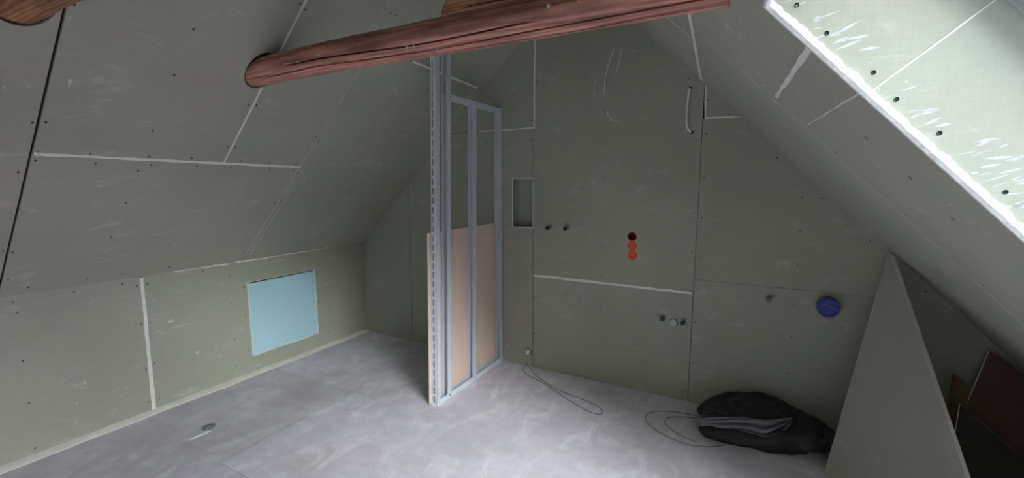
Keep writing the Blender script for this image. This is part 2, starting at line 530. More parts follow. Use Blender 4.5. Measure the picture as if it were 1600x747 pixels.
# niche: an open box let into the wall, with a thin bright edge
bm = bmesh.new()
ND = 0.095
o = [(NX0, NZ0), (NX1, NZ0), (NX1, NZ1), (NX0, NZ1)]
i_ = inset(o, 0.004)
fr = [bm.verts.new(S_gable(u, v, 0.0005)) for u, v in i_]
bk = [bm.verts.new(S_gable(u, v, -ND)) for u, v in i_]
fo = [bm.verts.new(S_gable(u, v, 0.0005)) for u, v in inset(o, -0.002)]
bo = [bm.verts.new(S_gable(u, v, -ND - 0.004)) for u, v in inset(o, -0.002)]
for q in range(4):
    w_ = (q + 1) % 4
    bm.faces.new((fr[q], fr[w_], bk[w_], bk[q]))
    f = bm.faces.new((fo[q], fo[w_], fr[w_], fr[q]))
    f.material_index = 1
    bm.faces.new((fo[q], bo[q], bo[w_], fo[w_]))
bm.faces.new(bk)
bm.faces.new(bo)
obj('niche', bm, [M_green, M_filler], wall_back, color=(0.92, 0.98, 0.98))

# ---- low knee wall on the left
AP = (2.118, 2.772, 0.150, 0.790)     # access panel
bm = bmesh.new()
prism(bm, S_knee, [(YB - 0.15, -0.05), (YG + 0.15, -0.05), (YG + 0.15, ZK + 0.01), (YB - 0.15, ZK + 0.01)], (), -0.10, -0.0135, 0, 0)
wall_left = structure(obj('wall_left', bm, M_void), 'low green plasterboard knee wall under the left roof slope', 'wall')
board('gypsum_board', S_knee, [(YB, 0), (1.400, 0), (1.400, ZK + 0.007), (YB, ZK + 0.007)], wall_left, gap=0.003, color=(1.02, 0.98, 0.95))
board('gypsum_board', S_knee, [(1.400, 0), (YG + 0.009, 0), (YG + 0.009, ZK + 0.007), (1.400, ZK + 0.007)], wall_left,
      holes=[[(AP[0], AP[2]), (AP[1], AP[2]), (AP[1], AP[3]), (AP[0], AP[3])]], gap=0.003, color=(1.0, 1.0, 0.95))
strip(S_knee, (1.393, 0.012), (1.404, 0.972), 0.024, 0.019, wall_left, jit=0.10)
strip(S_knee, (1.60, 0.977), (1.98, 0.976), 0.006, 0.010, wall_left, jit=0.45, step=0.03)
strip(S_knee, (2.04, 0.976), (3.0, 0.977), 0.009, 0.004, wall_left, jit=0.45, step=0.03)
pts = along((1.40, 0.06), (1.40, 0.94), 0.22, 0.028) + along((YB, ZK - 0.03), (YG, ZK - 0.03), 0.25, 0.0, both=False, skip=0.15)
pts += along((0.2, 0.03), (0.2, 0.9), 0.25, 0.0, both=False) + along((0.8, 0.03), (0.8, 0.9), 0.25, 0.0, both=False)
pts += along((1.98, 0.1), (1.98, 0.9), 0.25, 0.0, both=False) + along((2.9, 0.1), (2.9, 0.9), 0.25, 0.0, both=False)
pts += along((AP[0] - 0.03, 0.2), (AP[0] - 0.03, 0.78), 0.2, 0, both=False) + along((AP[1] + 0.03, 0.2), (AP[1] + 0.03, 0.78), 0.2, 0, both=False)
screws(S_knee, pts, wall_left)
marks(S_knee, [(2.05, 0.975, 0.022, 0.012), (1.55, 0.62, 0.03, 0.018), (1.70, 0.33, 0.02, 0.022), (1.05, 0.36, 0.01, 0.02), (1.0, 0.24, 0.008, 0.012),
               (0.98, 0.12, 0.006, 0.01), (2.16, 0.06, 0.03, 0.012), (1.46, 0.8, 0.008, 0.012), (1.50, 0.55, 0.012, 0.006)], wall_left)

# ---- left roof slope
bm = bmesh.new()
XTL = xridge(YG) + 0.0
prism(bm, S_left, [(YB - 0.15, XK - 0.15), (YG + 0.15, XK - 0.15), (YG + 0.15, xridge(YG) + 0.05), (YB - 0.15, xridge(YB) + 0.05)], (), -0.12, -0.0135, 0, 0)
ceil_left = structure(obj('ceiling', bm, M_void), 'left roof slope lined with green plasterboard, two timbers running into it', 'ceiling')
BSL = 1 / 0.683
LOG1 = dict(y=1.525, z=2.215, r=0.069)
LOG3 = dict(y=0.622, z=2.288, r=0.090)
LOG2 = dict(y=2.50, z=2.775, r=0.098)
def log_hole(L, k=1.10):
    xc = (L['z'] - 4.4255) / 0.935
    return ellipse(L['y'], xc, L['r'] * k, L['r'] * k / 0.935 * 0.98, 28)
def notch(L, yseam, lower, k=1.13):
    """points along the joint y = yseam from low x to high x with the log's outline cut away on one side"""
    xc = (L['z'] - 4.4255) / 0.935
    a, b = L['r'] * k, L['r'] * k / 0.935
    c = (yseam - L['y']) / a
    th = math.acos(max(-1, min(1, c)))
    if lower:       # side with y < yseam: walk from bottom (-th) the long way round to +th
        angs = [-th - (2 * math.pi - 2 * th) * i / 18 for i in range(19)]
    else:
        angs = [-th + 2 * th * i / 10 for i in range(11)]
    return [(L['y'] + a * math.cos(t), xc + b * math.sin(t)) for t in angs]
XH = -2.872
def xrid(y): return xridge(y) - 0.002
D1 = 0.735
board('gypsum_board', S_left, [(YB, XK), (D1 - 0.0030, XK), (D1 - 0.0030, xrid(D1)), (YB, xrid(YB))], ceil_left, holes=[log_hole(LOG3)], gap=0.001, color=(1.04, 0.98, 0.95))
board('gypsum_board', S_left, [(D1 + 0.0030, XK), (2.092, XK), (2.092, XH - 0.01), (D1 + 0.0030, XH + 0.012)], ceil_left, color=(1.02, 1.0, 0.97))
board('gypsum_board', S_left, [(D1 + 0.0030, XH + 0.012), (1.565, XH)] + notch(LOG1, 1.565, True) + [(1.565, xrid(1.565)), (D1 + 0.0030, xrid(D1))], ceil_left, gap=0.0025, color=(1.02, 0.99, 0.96))
board('gypsum_board', S_left, [(1.565, XH), (2.092, XH - 0.01), (2.092, xrid(2.092)), (1.565, xrid(1.565))] + notch(LOG1, 1.565, False)[::-1], ceil_left, gap=0.0025, color=(1.0, 1.0, 0.96))
XU = -2.125
board('gypsum_board', S_left, [(2.092, XK), (YG + 0.009, XK), (YG + 0.009, XU - 0.02), (2.092, XU + 0.015)], ceil_left, gap=0.0014, color=(0.98, 1.0, 0.95))
board('gypsum_board', S_left, [(2.092, XU + 0.015), (YG + 0.009, XU - 0.02), (YG + 0.009, xrid(YG)), (2.092, xrid(2.092))], ceil_left, holes=[log_hole(LOG2)], gap=0.0014, color=(0.97, 1.0, 0.95))
strip(S_left, (D1 + 0.01, XH + 0.013), (2.10, XH - 0.010), 0.012, 0.013, ceil_left)
xa = notch(LOG1, 1.565, True)
strip(S_left, (1.567, XH + 0.005), (1.567, xa[0][1] - 0.002), 0.008, 0.011, ceil_left)
strip(S_left, (1.567, xa[-1][1] + 0.004), (1.566, xrid(1.565) - 0.01), 0.011, 0.013, ceil_left)
strip(S_left, (2.45, XU + 0.005), (3.29, XU - 0.02), 0.012, 0.014, ceil_left)
strip(S_left, (2.092, XK + 0.05), (2.093, xrid(2.09) - 0.05), 0.0040, 0.003, ceil_left, M_mark, jit=0.4)
strip(S_left, (2.125, XK + 0.05), (2.135, XH + 0.0), 0.005, 0.001, ceil_left, M_mark, jit=0.5)
pts = []
for p0, p1, bth in (((D1, XK + 0.1), (D1, -1.6), True), ((D1, XH + 0.003), (2.08, XH - 0.01), True), ((1.565, XH + 0.08), (1.565, -1.6), True), ((2.092, XK + 0.06), (2.092, -1.5), True),
                    ((1.15, XK + 0.1), (1.15, -1.6), False), ((2.75, XK + 0.1), (2.75, -1.6), False), ((0.2, XK + 0.1), (0.2, -1.6), False),
                    ((YB, XK + 0.05), (2.0, XK + 0.05), False)):
    pts += along(p0, p1, 0.22, 0.020 if bth else 0.0, both=bth, skip=0.25)
screws(S_left, pts, ceil_left)
marks(S_left, [(0.62, -2.60, 0.006, 0.010), (0.685, -2.585, 0.008, 0.006), (2.30, -1.93, 0.05, 0.006), (2.95, -2.83, 0.013, 0.03), (2.82, -2.83, 0.010, 0.012),
               (1.45, -2.70, 0.01, 0.005), (0.76, -2.86, 0.022, 0.018), (2.10, -2.60, 0.008, 0.015), (1.75, -2.95, 0.01, 0.008), (1.2, -3.1, 0.008, 0.006),
               (0.80, -2.55, 0.010, 0.03), (0.84, -2.62, 0.004, 0.02), (2.0, -1.95, 0.03, 0.004), (2.6, -2.05, 0.01, 0.02), (3.29, -2.16, 0.012, 0.02)], ceil_left)

# ---- right roof slope with the opening of the roof window
E0, E1 = Vector((-0.012, 1.364)), Vector((1.36, 1.740))      # far edge of the opening: (x, y) at top and bottom
E2, E3 = Vector((1.38, 0.35)), Vector((0.073, 0.10))       # near edge: bottom, top; unseen lower end lengthened for more daylight
W_FILL = [Vector((0.20, -1.15)), Vector((1.36, -0.9)), Vector((1.36, -2.10)), Vector((0.26, -2.25))]   # unseen roof window added behind the viewer for fill daylight
def on_edge(z):       # point (y, x) on the far edge at height z
    lo, hi = 0.0, 1.3
    for _ in range(40):
        t = (lo + hi) / 2
        p = E0 + (E1 - E0) * t
        if zr(p.x, p.y) > z: lo = t
        else: hi = t
    p = E0 + (E1 - E0) * lo
    return (p.y, p.x)
def long_y(x): return 2.125 + 0.235 * (x + 0.06)             # joint running down the slope
def on_long(z):
    lo, hi = -1.5, 1.6
    for _ in range(40):
        t = (lo + hi) / 2
        if zr(t, long_y(t)) > z: lo = t
        else: hi = t
    return (long_y(lo), lo)
ZW, ZT = 2.298, 2.07
bm = bmesh.new()
prism(bm, S_right, [(YB - 0.15, XR + 0.12), (YG + 0.15, XR + 0.12), (YG + 0.15, xridge(YG) - 0.05), (YB - 0.15, xridge(YB) - 0.05)],
      [[(E0.y, E0.x), (E1.y, E1.x), (E2.y, E2.x), (E3.y, E3.x)], [(e.y, e.x) for e in W_FILL]], -0.12, -0.0135, 0.016, 0)
ceil_right = structure(obj('ceiling', bm, M_void), 'right roof slope lined with green plasterboard around the bright roof window opening', 'ceiling')
def P(z, y): return (y, xr(z, y))
e965, e850 = on_edge(1.965), on_edge(1.850)
l965, l850, l230 = on_long(1.965), on_long(1.850), on_long(ZW)
RBT = lambda y: (y, XR)
board('gypsum_board', S_right, [P(ZW, YG + 0.009), l230, l965, l850, RBT(long_y(XR)), RBT(YG)], ceil_right, gap=0.0008, color=(1.0, 1.03, 1.0))
board('gypsum_board', S_right, [l230, l965, e965, (E0.y, E0.x), (E3.y, E3.x), P(ZT, YB), P(ZW, YB)], ceil_right, gap=0.0012, color=(1.0, 1.0, 0.96))
board('gypsum_board', S_right, [l965, l850, e850, e965], ceil_right, gap=0.0012, color=(0.96, 0.95, 0.92))
board('gypsum_board', S_right, [l850, RBT(long_y(XR)), RBT(YB), (YB, E2.x), (E2.y, E2.x), (E1.y, E1.x), e850], ceil_right, gap=0.0010, color=(0.98, 0.98, 0.94))
board('gypsum_board', S_right, [(E3.y, E3.x), (E2.y, E2.x), (YB, E2.x), P(ZT, YB)], ceil_right, holes=[[(e.y, e.x) for e in W_FILL]], gap=0.0010)
YS = 2.36
board('gypsum_board', S_right, [P(ZW, YG + 0.009), P(ZW, YS), (YS, xridge(YS) + 0.002), (YG + 0.009, xridge(YG) + 0.002)], ceil_right, gap=0.002, color=(1.0, 1.02, 0.98))
board('gypsum_board', S_right, [P(ZW, YS), P(ZW, YB), (YB, xridge(YB) + 0.002), (YS, xridge(YS) + 0.002)], ceil_right, gap=0.002, color=(1.0, 1.0, 0.97))
strip(S_right, P(ZW - 0.002, 1.9), P(ZW + 0.002, 3.30), 0.013, 0.017, ceil_right, jit=0.12)
strip(S_right, P(ZW + 0.005, YS), (YS + 0.03, -0.62), 0.007, 0.007, ceil_right)
strip(S_right, (e965[0] + 0.005, e965[1]), (l965[0] - 0.02, l965[1]), 0.013, 0.009, ceil_right, jit=0.15)
strip(S_right, (e850[0] + 0.01, e850[1]), (l850[0] - 0.02, l850[1]), 0.003, 0.002, ceil_right, jit=0.4)
strip(S_right, (l965[0], l965[1] - 0.3), (long_y(1.2), 1.2), 0.0025, 0.003, ceil_right, M_mark, jit=0.4)
pts = []
for p0, p1, b_ in ((P(2.20, 3.32), (3.32, 1.3), False), (P(2.2, 2.75), (2.75, 1.3), False), ((l850[0], 0.25), (long_y(1.3), 1.3), True)):
    pts += along(p0, p1, 0.26, 0.016 if b_ else 0.0, both=b_, skip=0.3)
pts += [(1.75, 0.40), (1.80, 0.52), (1.72, 0.28)]
screws(S_right, pts, ceil_right)
marks(S_right, [(3.36, -0.10, 0.01, 0.03), (3.35, -0.06, 0.012, 0.02), (2.30, -0.35, 0.02, 0.01), (2.0, -0.02, 0.01, 0.012), (2.1, 0.0, 0.014, 0.012),
                (1.9, -0.15, 0.008, 0.006), (1.7, 0.48, 0.03, 0.003), (2.5, 0.1, 0.01, 0.008)], ceil_right)

# ---- roof window: reveal boards, ragged gypsum edge, frame and pane
win = structure(empty('window_1', (0.45, 0.9, zr(0.45, 0.9))), 'roof window opening with bright plasterboard reveal in the right slope', 'window')
OUT = -NR
DEP = 0.308
def rev(p, q, a0, a1, w0, w1):
    """quad of a reveal side: along p->q by fraction a, outward by w"""
    def at(a, w):
        s = p + (q - p) * a
        return Vector((s.x, s.y, zr(s.x, s.y))) + OUT * w
    return at
cen1 = (E0 + E1 + E2 + E3) / 4
cen2 = (W_FILL[0] + W_FILL[1] + W_FILL[2] + W_FILL[3]) / 4
cen = cen1
def reveal_board(p, q, a0, a1, w0, w1, name='reveal_board', mat=M_green, th=0.0125, gap=0.0015, color=(1, 1, 1), k0=0.0, k1=0.0):
    at = rev(p, q, 0, 1, 0, 1)
    mid = (p + q) / 2
    d = Vector((q.x - p.x, q.y - p.y, zr(q.x, q.y) - zr(p.x, p.y))).normalized()
    nrm = d.cross(OUT).normalized()
    c3 = Vector((cen.x, cen.y, zr(cen.x, cen.y)))
    if nrm.dot(c3 - at(0.5, 0)) < 0:
        nrm = -nrm
    L = (at(1, 0) - at(0, 0)).length
    S = lambda u, v, dd: at(u / L, v) + nrm * dd
    bm = bmesh.new()
    prism(bm, S, [(a0 * L, w0), (a1 * L, w0), (a1 * L + k1, w1), (a0 * L + k0, w1)], (), -th, 0.0, gap, 0.001)
    o = obj(name, bm, mat, win, color=color)
    return o, S, L
aS = 0.1690
_, S_ck, LC = reveal_board(E0, E1, 0.0, aS, 0.010, DEP, color=(1.0, 1.04, 1.02), k1=0.022)
reveal_board(E0, E1, aS, 1.0, 0.010, DEP, color=(1.0, 1.05, 1.04), k0=0.022)
reveal_board(E1, E2, 0, 1, 0.010, DEP)
reveal_board(E2, E3, 0, 1, 0.010, DEP)
reveal_board(E3, E0, 0, 1, 0.010, DEP)
screw_bm_pts = [(0.053, 0.048), (0.155, 0.046), (0.303, 0.050), (0.389, 0.041), (0.516, 0.048), (0.720, 0.048), (0.95, 0.046), (1.18, 0.047)]
for u, v in screw_bm_pts:
    bm = bmesh.new()
    lathe(bm, [(0.0056, 0.0002), (0.0054, 0.0012), (0.0040, 0.0006), (0.0, 0.0)], 10, lambda a, b, h: S_ck(u + a, v + b, h))
    obj('screw', bm, M_screw, win)
def S_cku(u, v, d): return S_ck(u, v, d)
strip(S_cku, (aS * LC, 0.012), (aS * LC + 0.022, DEP - 0.002), 0.0045, 0.0030, win, jit=0.25)
# whitish knife smears of filler on the far reveal
bm = bmesh.new()
for i in range(60):
    u0 = random.choice([0.05, 0.14, 0.20, 0.42, 0.46, 0.62, 0.68, 0.74, 0.78, 0.82]) + random.uniform(-0.04, 0.04)
    v0 = 0.024 + random.uniform(0, 0.05) * (1.6 if u0 > 0.45 else 0.8)
    ln, wd = random.uniform(0.015, 0.06), random.uniform(0.001, 0.0045)
    ang = R(62) + random.uniform(-0.25, 0.25)
    ca, sa = math.cos(ang), math.sin(ang)
    n = 5
    lo_ = []
    for s in (-1, 1):
        lo_.append([bm.verts.new(S_ck(u0 + ca * ln * t / n - sa * wd * s * math.sin(math.pi * min(0.97, max(0.03, t / n))) * random.uniform(0.5, 1),
                                     v0 + sa * ln * t / n + ca * wd * s * math.sin(math.pi * min(0.97, max(0.03, t / n))), 0.0004)) for t in range(n + 1)])
    for t in range(n):
        bm.faces.new((lo_[0][t], lo_[0][t + 1], lo_[1][t + 1], lo_[1][t]))
stuff(obj('filler_smears', bm, plain_material('filler_smear', (0.56, 0.58, 0.58), 0.9), win))
# the ragged white cut edge around the opening
def gyp_edge(p, q, wid):
    at = rev(p, q, 0, 1, 0, 1)
    d = Vector((q.x - p.x, q.y - p.y, zr(q.x, q.y) - zr(p.x, p.y)))
    L = d.length
    d.normalize()
    nrm = d.cross(OUT).normalized()
    c3 = Vector((cen.x, cen.y, zr(cen.x, cen.y)))
    if nrm.dot(c3 - at(0.5, 0)) < 0:
        nrm = -nrm
    bm = bmesh.new()
    k = int(L / 0.006)
    prev = None
    for i in range(k + 1):
        a = i / k
        s = a * L
        j1 = 0.0026 * noise.noise(Vector((s * 70, 1.3, p.x * 9))) + 0.0012 * noise.noise(Vector((s * 13, 4.3, p.x * 9)))
        j2 = 0.003 * noise.noise(Vector((s * 30, 7.7, p.y * 5))) + 0.004 * noise.noise(Vector((s * 120, 2.2, p.y)))
        row = [at(a, -0.0015) + nrm * (-0.004 + 0.8 * j1), at(a, -0.0008) + nrm * (0.003 + j1), at(a, 0.008 + j2 * 0.3) + nrm * (0.0065 + j1 * 0.6),
               at(a, wid + j2) + nrm * 0.0035, at(a, wid + j2 + 0.002) + nrm * (-0.010)]
        row = [bm.verts.new(x) for x in row]
        if prev:
            for j in range(4):
                bm.faces.new((prev[j], row[j], row[j + 1], prev[j + 1]))
        prev = row
    return obj('cut_gypsum_edge', bm, M_gypsum, win)
gyp_edge(E0, E1, 0.023)
gyp_edge(E3, E0, 0.026)
gyp_edge(E1, E2, 0.020)
gyp_edge(E2, E3, 0.020)
# frame
M_frame = plain_material('grey_window_frame', (0.42, 0.45, 0.47), 0.45, 0.2, spec=0.5)
def wp(p, w, k=0.0):
    s = p + (cen - p).normalized() * k
    return Vector((s.x, s.y, zr(s.x, s.y))) + OUT * w
m_glass = bpy.data.materials.new('window_glass')
m_glass.use_nodes = True
nt = m_glass.node_tree
nt.nodes.clear()
out = N(nt, 'ShaderNodeOutputMaterial')
tr = N(nt, 'ShaderNodeBsdfTransparent')
tr.inputs[0].default_value = (0.93, 0.96, 0.95, 1)
gl = N(nt, 'ShaderNodeBsdfGlossy')
gl.inputs['Roughness'].default_value = 0.02
fs = N(nt, 'ShaderNodeFresnel')
ms = N(nt, 'ShaderNodeMixShader')
nt.links.new(fs.outputs[0], ms.inputs[0])
nt.links.new(tr.outputs[0], ms.inputs[1])
nt.links.new(gl.outputs[0], ms.inputs[2])
nt.links.new(ms.outputs[0], out.inputs[0])
def window_unit(cs):
    for i in range(4):
        p, q = cs[i], cs[(i + 1) % 4]
        bm = bmesh.new()
        sec = []
        for e in (p, q):
            sec.append([bm.verts.new(wp(e, DEP + a, kk)) for a, kk in ((0.002, -0.02), (0.002, 0.030), (0.022, 0.034), (0.022, 0.075), (0.07, 0.075), (0.07, -0.02))])
        for j in range(6):
            bm.faces.new((sec[0][j], sec[0][(j + 1) % 6], sec[1][(j + 1) % 6], sec[1][j]))
        bm.faces.new(sec[0])
        bm.faces.new(sec[1][::-1])
        obj('frame', bm, M_frame, win)
    bm = bmesh.new()
    va = [bm.verts.new(wp(e, DEP + 0.045, 0.06)) for e in cs]
    vb = [bm.verts.new(wp(e, DEP + 0.051, 0.06)) for e in cs]
    bm.faces.new(va)
    bm.faces.new(vb[::-1])
    for i in range(4):
        bm.faces.new((va[i], vb[i], vb[(i + 1) % 4], va[(i + 1) % 4]))
    obj('pane', bm, m_glass, win)
    rebase(win)
window_unit([E0, E1, E2, E3])
cen = cen2
win = structure(empty('window_fill', (0.5, -0.9, zr(0.5, -0.9))), 'unseen roof window added in the right slope behind the viewer for fill daylight', 'window')
for i in range(4):
    reveal_board(W_FILL[i], W_FILL[(i + 1) % 4], 0, 1, 0.0, DEP)
window_unit(W_FILL)

# ---- the parts of the room beside and behind the viewer
bm = bmesh.new()
prism(bm, S_rknee, [(YB - 0.15, -0.05), (YG + 0.15, -0.05), (YG + 0.15, zr(XR, YG) + 0.02), (YB - 0.15, zr(XR, YB) + 0.02)], (), -0.10, -0.0135, 0, 0)
wall_right = structure(obj('wall_right', bm, M_void), 'low dark knee wall under the right roof slope', 'wall')
board('gypsum_board', S_rknee, [(YB, 0), (0.4, 0), (0.4, zr(XR, 0.4)), (YB, zr(XR, YB))], wall_right)
board('gypsum_board', S_rknee, [(0.4, 0), (YG, 0), (YG, zr(XR, YG)), (0.4, zr(XR, 0.4))], wall_right)
bm = bmesh.new()
BK = [(XK - 0.2, -0.05), (XR + 0.2, -0.05), (XR + 0.2, zr(XR, YB) + 0.1), (xridge(YB), zl(xridge(YB)) + 0.25), (XK - 0.2, ZK + 0.1)]
prism(bm, S_back, BK, (), -0.16, -0.0135, 0, 0)
wall_front = structure(obj('wall_front', bm, M_void), 'green plasterboard gable wall behind the viewer', 'wall')
board('gypsum_board', S_back, [(XK, 0), (-1.2, 0), (-1.2, zl(-1.2)), (XK, ZK)], wall_front)
board('gypsum_board', S_back, [(-1.2, 0), (XR, 0), (XR, zr(XR, YB)), (xridge(YB), zl(xridge(YB))), (-1.2, zl(-1.2))], wall_front)

# ---- daylight sampling portals in the window openings
def portal(loc, nrm, sx, sy):
    pl = bpy.data.lights.new('daylight_portal', 'AREA')
    pl.shape = 'RECTANGLE'
    pl.size, pl.size_y = sx, sy
    pl.cycles.is_portal = True
    po = bpy.data.objects.new('daylight_portal', pl)
    COL.objects.link(po)
    po.location = loc
    po.rotation_euler = nrm.to_track_quat('-Z', 'Y').to_euler()
for cn in (cen1, cen2):
    portal(Vector((cn.x, cn.y, zr(cn.x, cn.y))) + OUT * (DEP + 0.035), NR, 2.3, 2.3)

# ================================================================== THINGS
# ---- round timbers
def make_log(L, x0, x1, mat, cracks, seed, label, sag=0.0):
    r = L['r']
    bm = bmesh.new()
    nst = int((x1 - x0) / 0.035)
    nb = 36
    base = []
    for k in range(nb):
        t = 2 * math.pi * k / nb
        if all(abs((t - c[0] + math.pi) % (2 * math.pi) - math.pi) > 0.13 for c in cracks):
            base.append((t, None, 0))
    for ci, c in enumerate(cracks):
        for dlt, dep in ((-0.08, 0), (-0.048, 0.0), (-0.026, 0.9), (0.026, 1), (0.048, 0.0), (0.08, 0)):
            base.append(((c[0] + dlt) % (2 * math.pi), ci, dep))
    base.sort()
    rings = []
    for i in range(nst + 1):
        x = x0 + (x1 - x0) * i / nst
        ring = []
        for t, ci, dep in base:
            tw = 0.25 * noise.noise(Vector((x * 1.3, seed, 0)))
            rr = r * (1 + 0.055 * noise.noise(Vector((x * 1.6, math.cos(t) * 1.1 + seed, math.sin(t) * 1.1))) + 0.028 * noise.noise(Vector((x * 7, math.cos(t) * 2.5, math.sin(t) * 2.5 + seed)))
                      + 0.012 * noise.noise(Vector((x * 3, math.cos(t) * 9, math.sin(t) * 9 + seed))))
            if dep:
                c = cracks[ci]
                f = max(0, min(1, (x - c[1]) * 6)) * max(0, min(1, (c[2] - x) * 6))
                rr -= 0.034 * f * dep
            tt = t + tw
            yy = 0.006 * noise.noise(Vector((x * 0.9, seed + 3, 1)))
            zz = 0.006 * noise.noise(Vector((x * 0.8, seed + 9, 4)))
            ring.append(bm.verts.new((x, L['y'] + yy + rr * math.cos(tt), L['z'] + zz + rr * math.sin(tt))))
        rings.append(ring)
    n = len(base)
    for a, b in zip(rings, rings[1:]):
        for k in range(n):
            f = bm.faces.new((a[k], a[(k + 1) % n], b[(k + 1) % n], b[k]))
            f.smooth = not (base[k][2] or base[(k + 1) % n][2])
    bm.faces.new(rings[0][::-1])
    bm.faces.new(rings[-1])
    o = obj('timber_beam', bm, mat)
    return tag(o, label, 'beam')
xl1 = (LOG1['z'] - 4.4255) / 0.935
beam1 = make_log(LOG1, xl1 - 0.10, xr(LOG1['z'], 1.5) + 0.06, M_log, [(R(232), -2.3, 0.2), (R(205), -2.1, -0.7), (R(262), -1.3, 0.1)], 3.0, 'long red-brown round timber crossing in front of the metal stud partition')
xl3 = (LOG3['z'] - 4.4255) / 0.935
beam3 = make_log(LOG3, xl3 - 0.10, xr(LOG3['z'], 0.6) + 0.06, M_log_warm, [(R(215), -2.2, -0.4)], 11.0, 'orange-brown round timber cut off by the top left corner')
xl2 = (LOG2['z'] - 4.4255) / 0.935
beam2 = make_log(LOG2, xl2 - 0.12, xr(LOG2['z'], 2.5) + 0.06, M_log_upper, [(R(225), -1.7, -0.9)], 21.0, 'upper brown round timber showing just above the long one')
bm = bmesh.new()                      # splashes of plaster on the long beam
for (x, t, a, b) in ((-0.66, 175, 0.010, 0.012), (-0.55, 170, 0.009, 0.016), (-1.16, 238, 0.012, 0.006), (-2.05, 190, 0.05, 0.004), (-1.98, 192, 0.03, 0.004), (-1.83, 182, 0.03, 0.006),
                   (-1.30, 215, 0.006, 0.014), (-1.26, 215, 0.005, 0.013), (-1.66, 240, 0.022, 0.004), (-0.20, 225, 0.006, 0.005), (-2.2, 205, 0.004, 0.02)):
    t = R(t)
    n = 8
    r = LOG1['r'] * 1.02
    def PL(du, dv, h): 
        tt = t + dv / r
        return Vector((x + du, LOG1['y'] + (r + h) * math.cos(tt), LOG1['z'] + (r + h) * math.sin(tt)))
    ring = [bm.verts.new(PL(a * math.cos(6.283 * i / n) * random.uniform(0.6, 1.1), b * math.sin(6.283 * i / n) * random.uniform(0.6, 1.1), -0.004)) for i in range(n)]
    c = bm.verts.new(PL(0, 0, 0.004))
    for i in range(n):
        bm.faces.new((ring[i], ring[(i + 1) % n], c))
stuff(obj('plaster_splashes', bm, plain_material('pale_plaster_splash', (0.55, 0.48, 0.45), 0.9), beam1))

# ---- metal stud partition
PX0, PX1 = -2.000, -1.950
part = tag(empty('stud_partition', ((PX0 + PX1) / 2, 2.9, 0)), 'unfinished partition of galvanised metal studs with brown board on its far side', 'partition')
T = 0.0016
def c_stud(y0, y1, z0, z1, lean, open_far, slots=False, ztop=None):
    """C profile standing on the floor track: web across the wall, flanges along it"""
    sh = lambda p: Vector((p.x, p.y + lean * p.z, p.z))
    bm = bmesh.new()
    yw0, yw1 = (y0, y0 + T) if open_far else (y1 - T, y1)
    if slots:
        s0, s1 = PX0 + 0.011, PX0 + 0.023
        box(bm, PX0, s0, yw0, yw1, z0, z1, sh)
        box(bm, s1, PX1, yw0, yw1, z0, z1, sh)
        z = z0
        while z < z1:
            box(bm, s0, s1, yw0, yw1, z, min(z1, z + 0.020), sh)
            z += 0.066
        box(bm, PX0 + 0.030, PX0 + 0.033, yw0 - 0.002, yw0, z0, z1, sh)
        box(bm, PX0 + 0.040, PX0 + 0.043, yw0 - 0.002, yw0, z0, z1, sh)
    else:
        box(bm, PX0, PX1, yw0, yw1, z0, z1, sh)
        box(bm, PX0 + 0.020, PX0 + 0.030, yw0 - 0.003, yw0, z0, z1, sh)
    for xx0, xx1 in ((PX0, PX0 + T), (PX1 - T, PX1)):
        box(bm, xx0, xx1, y0, y1, z0, z1, sh)
    mid = (y0 + y1) / 2
    box(bm, PX1, PX1 + 0.0015, mid - 0.004, mid + 0.004, z0, z1, sh)      # rolled rib
    ye0, ye1 = (y1 - T, y1) if open_far else (y0, y0 + T)
    box(bm, PX0, PX0 + 0.007, ye0, ye1, z0, z1, sh)
    box(bm, PX1 - 0.007, PX1, ye0, ye1, z0, z1, sh)
    return obj('stud', bm, M_steel, part)
ps = c_stud(2.424, 2.462, 0.0, zl(PX0) - 0.03, 0.027, True, True)
ps.name = 'end_post'
c_stud(2.545, 2.592, 0.004, zl(PX0) - 0.02, 0.028, False)
c_stud(2.890, 2.938, 0.004, 2.235, 0.021, False)
c_stud(3.330, 3.376, 0.004, 2.235, 0.0, False)
def u_track(y0, y1, z, up, lean=0.0, name='floor_track'):
    bm = bmesh.new()
    zz0, zz1 = (z, z + T) if up else (z - T, z)
    f0, f1 = (z, z + 0.040) if up else (z - 0.034, z)
    sh = lambda p: Vector((p.x, p.y + lean * p.z, p.z))
    box(bm, PX0 - 0.001, PX1 + 0.001, y0, y1, zz0, zz1, sh)
    box(bm, PX0 - 0.0025, PX0 - 0.001, y0, y1, f0, f1, sh)
    box(bm, PX1 + 0.001, PX1 + 0.0030, y0, y1, f0, f1, sh)
    return obj(name, bm, M_steel, part)
u_track(2.420, 3.378, 0.001, True)
u_track(2.605, 3.378, 2.242, False, name='head_track')
bm = bmesh.new()
for y, z in ((2.445, 0.02), (2.57, 0.02), (2.57, 0.028), (2.915, 0.02), (3.352, 0.02), (2.958, 2.225), (3.352, 2.225), (2.64, 2.225)):
    lathe(bm, [(0.0045, 0.0028), (0.0042, 0.0048), (0.0, 0.0052)], 8, lambda a, b, h: Vector((PX1 + h, y + a, z + b)))
stuff(obj('screw_heads', bm, M_screw, part))
S_pb = lambda u, v, d: Vector((PX0 - 0.004 + d, u + 0.02 * v, v))
pbm = bmesh.new()
prism(pbm, S_pb, [(2.408, 0.006), (3.352, 0.006), (3.352, 1.268), (2.408, 1.268)], (), -0.0125, 0.0, 0, 0.0006)
pb = obj('plasterboard', pbm, [M_brown, M_gypsum, M_green], part)
for p in pb.data.polygons:
    if abs(p.normal.x) < 0.6:
        p.material_index = 1
    elif p.normal.x < 0:
        p.material_index = 2
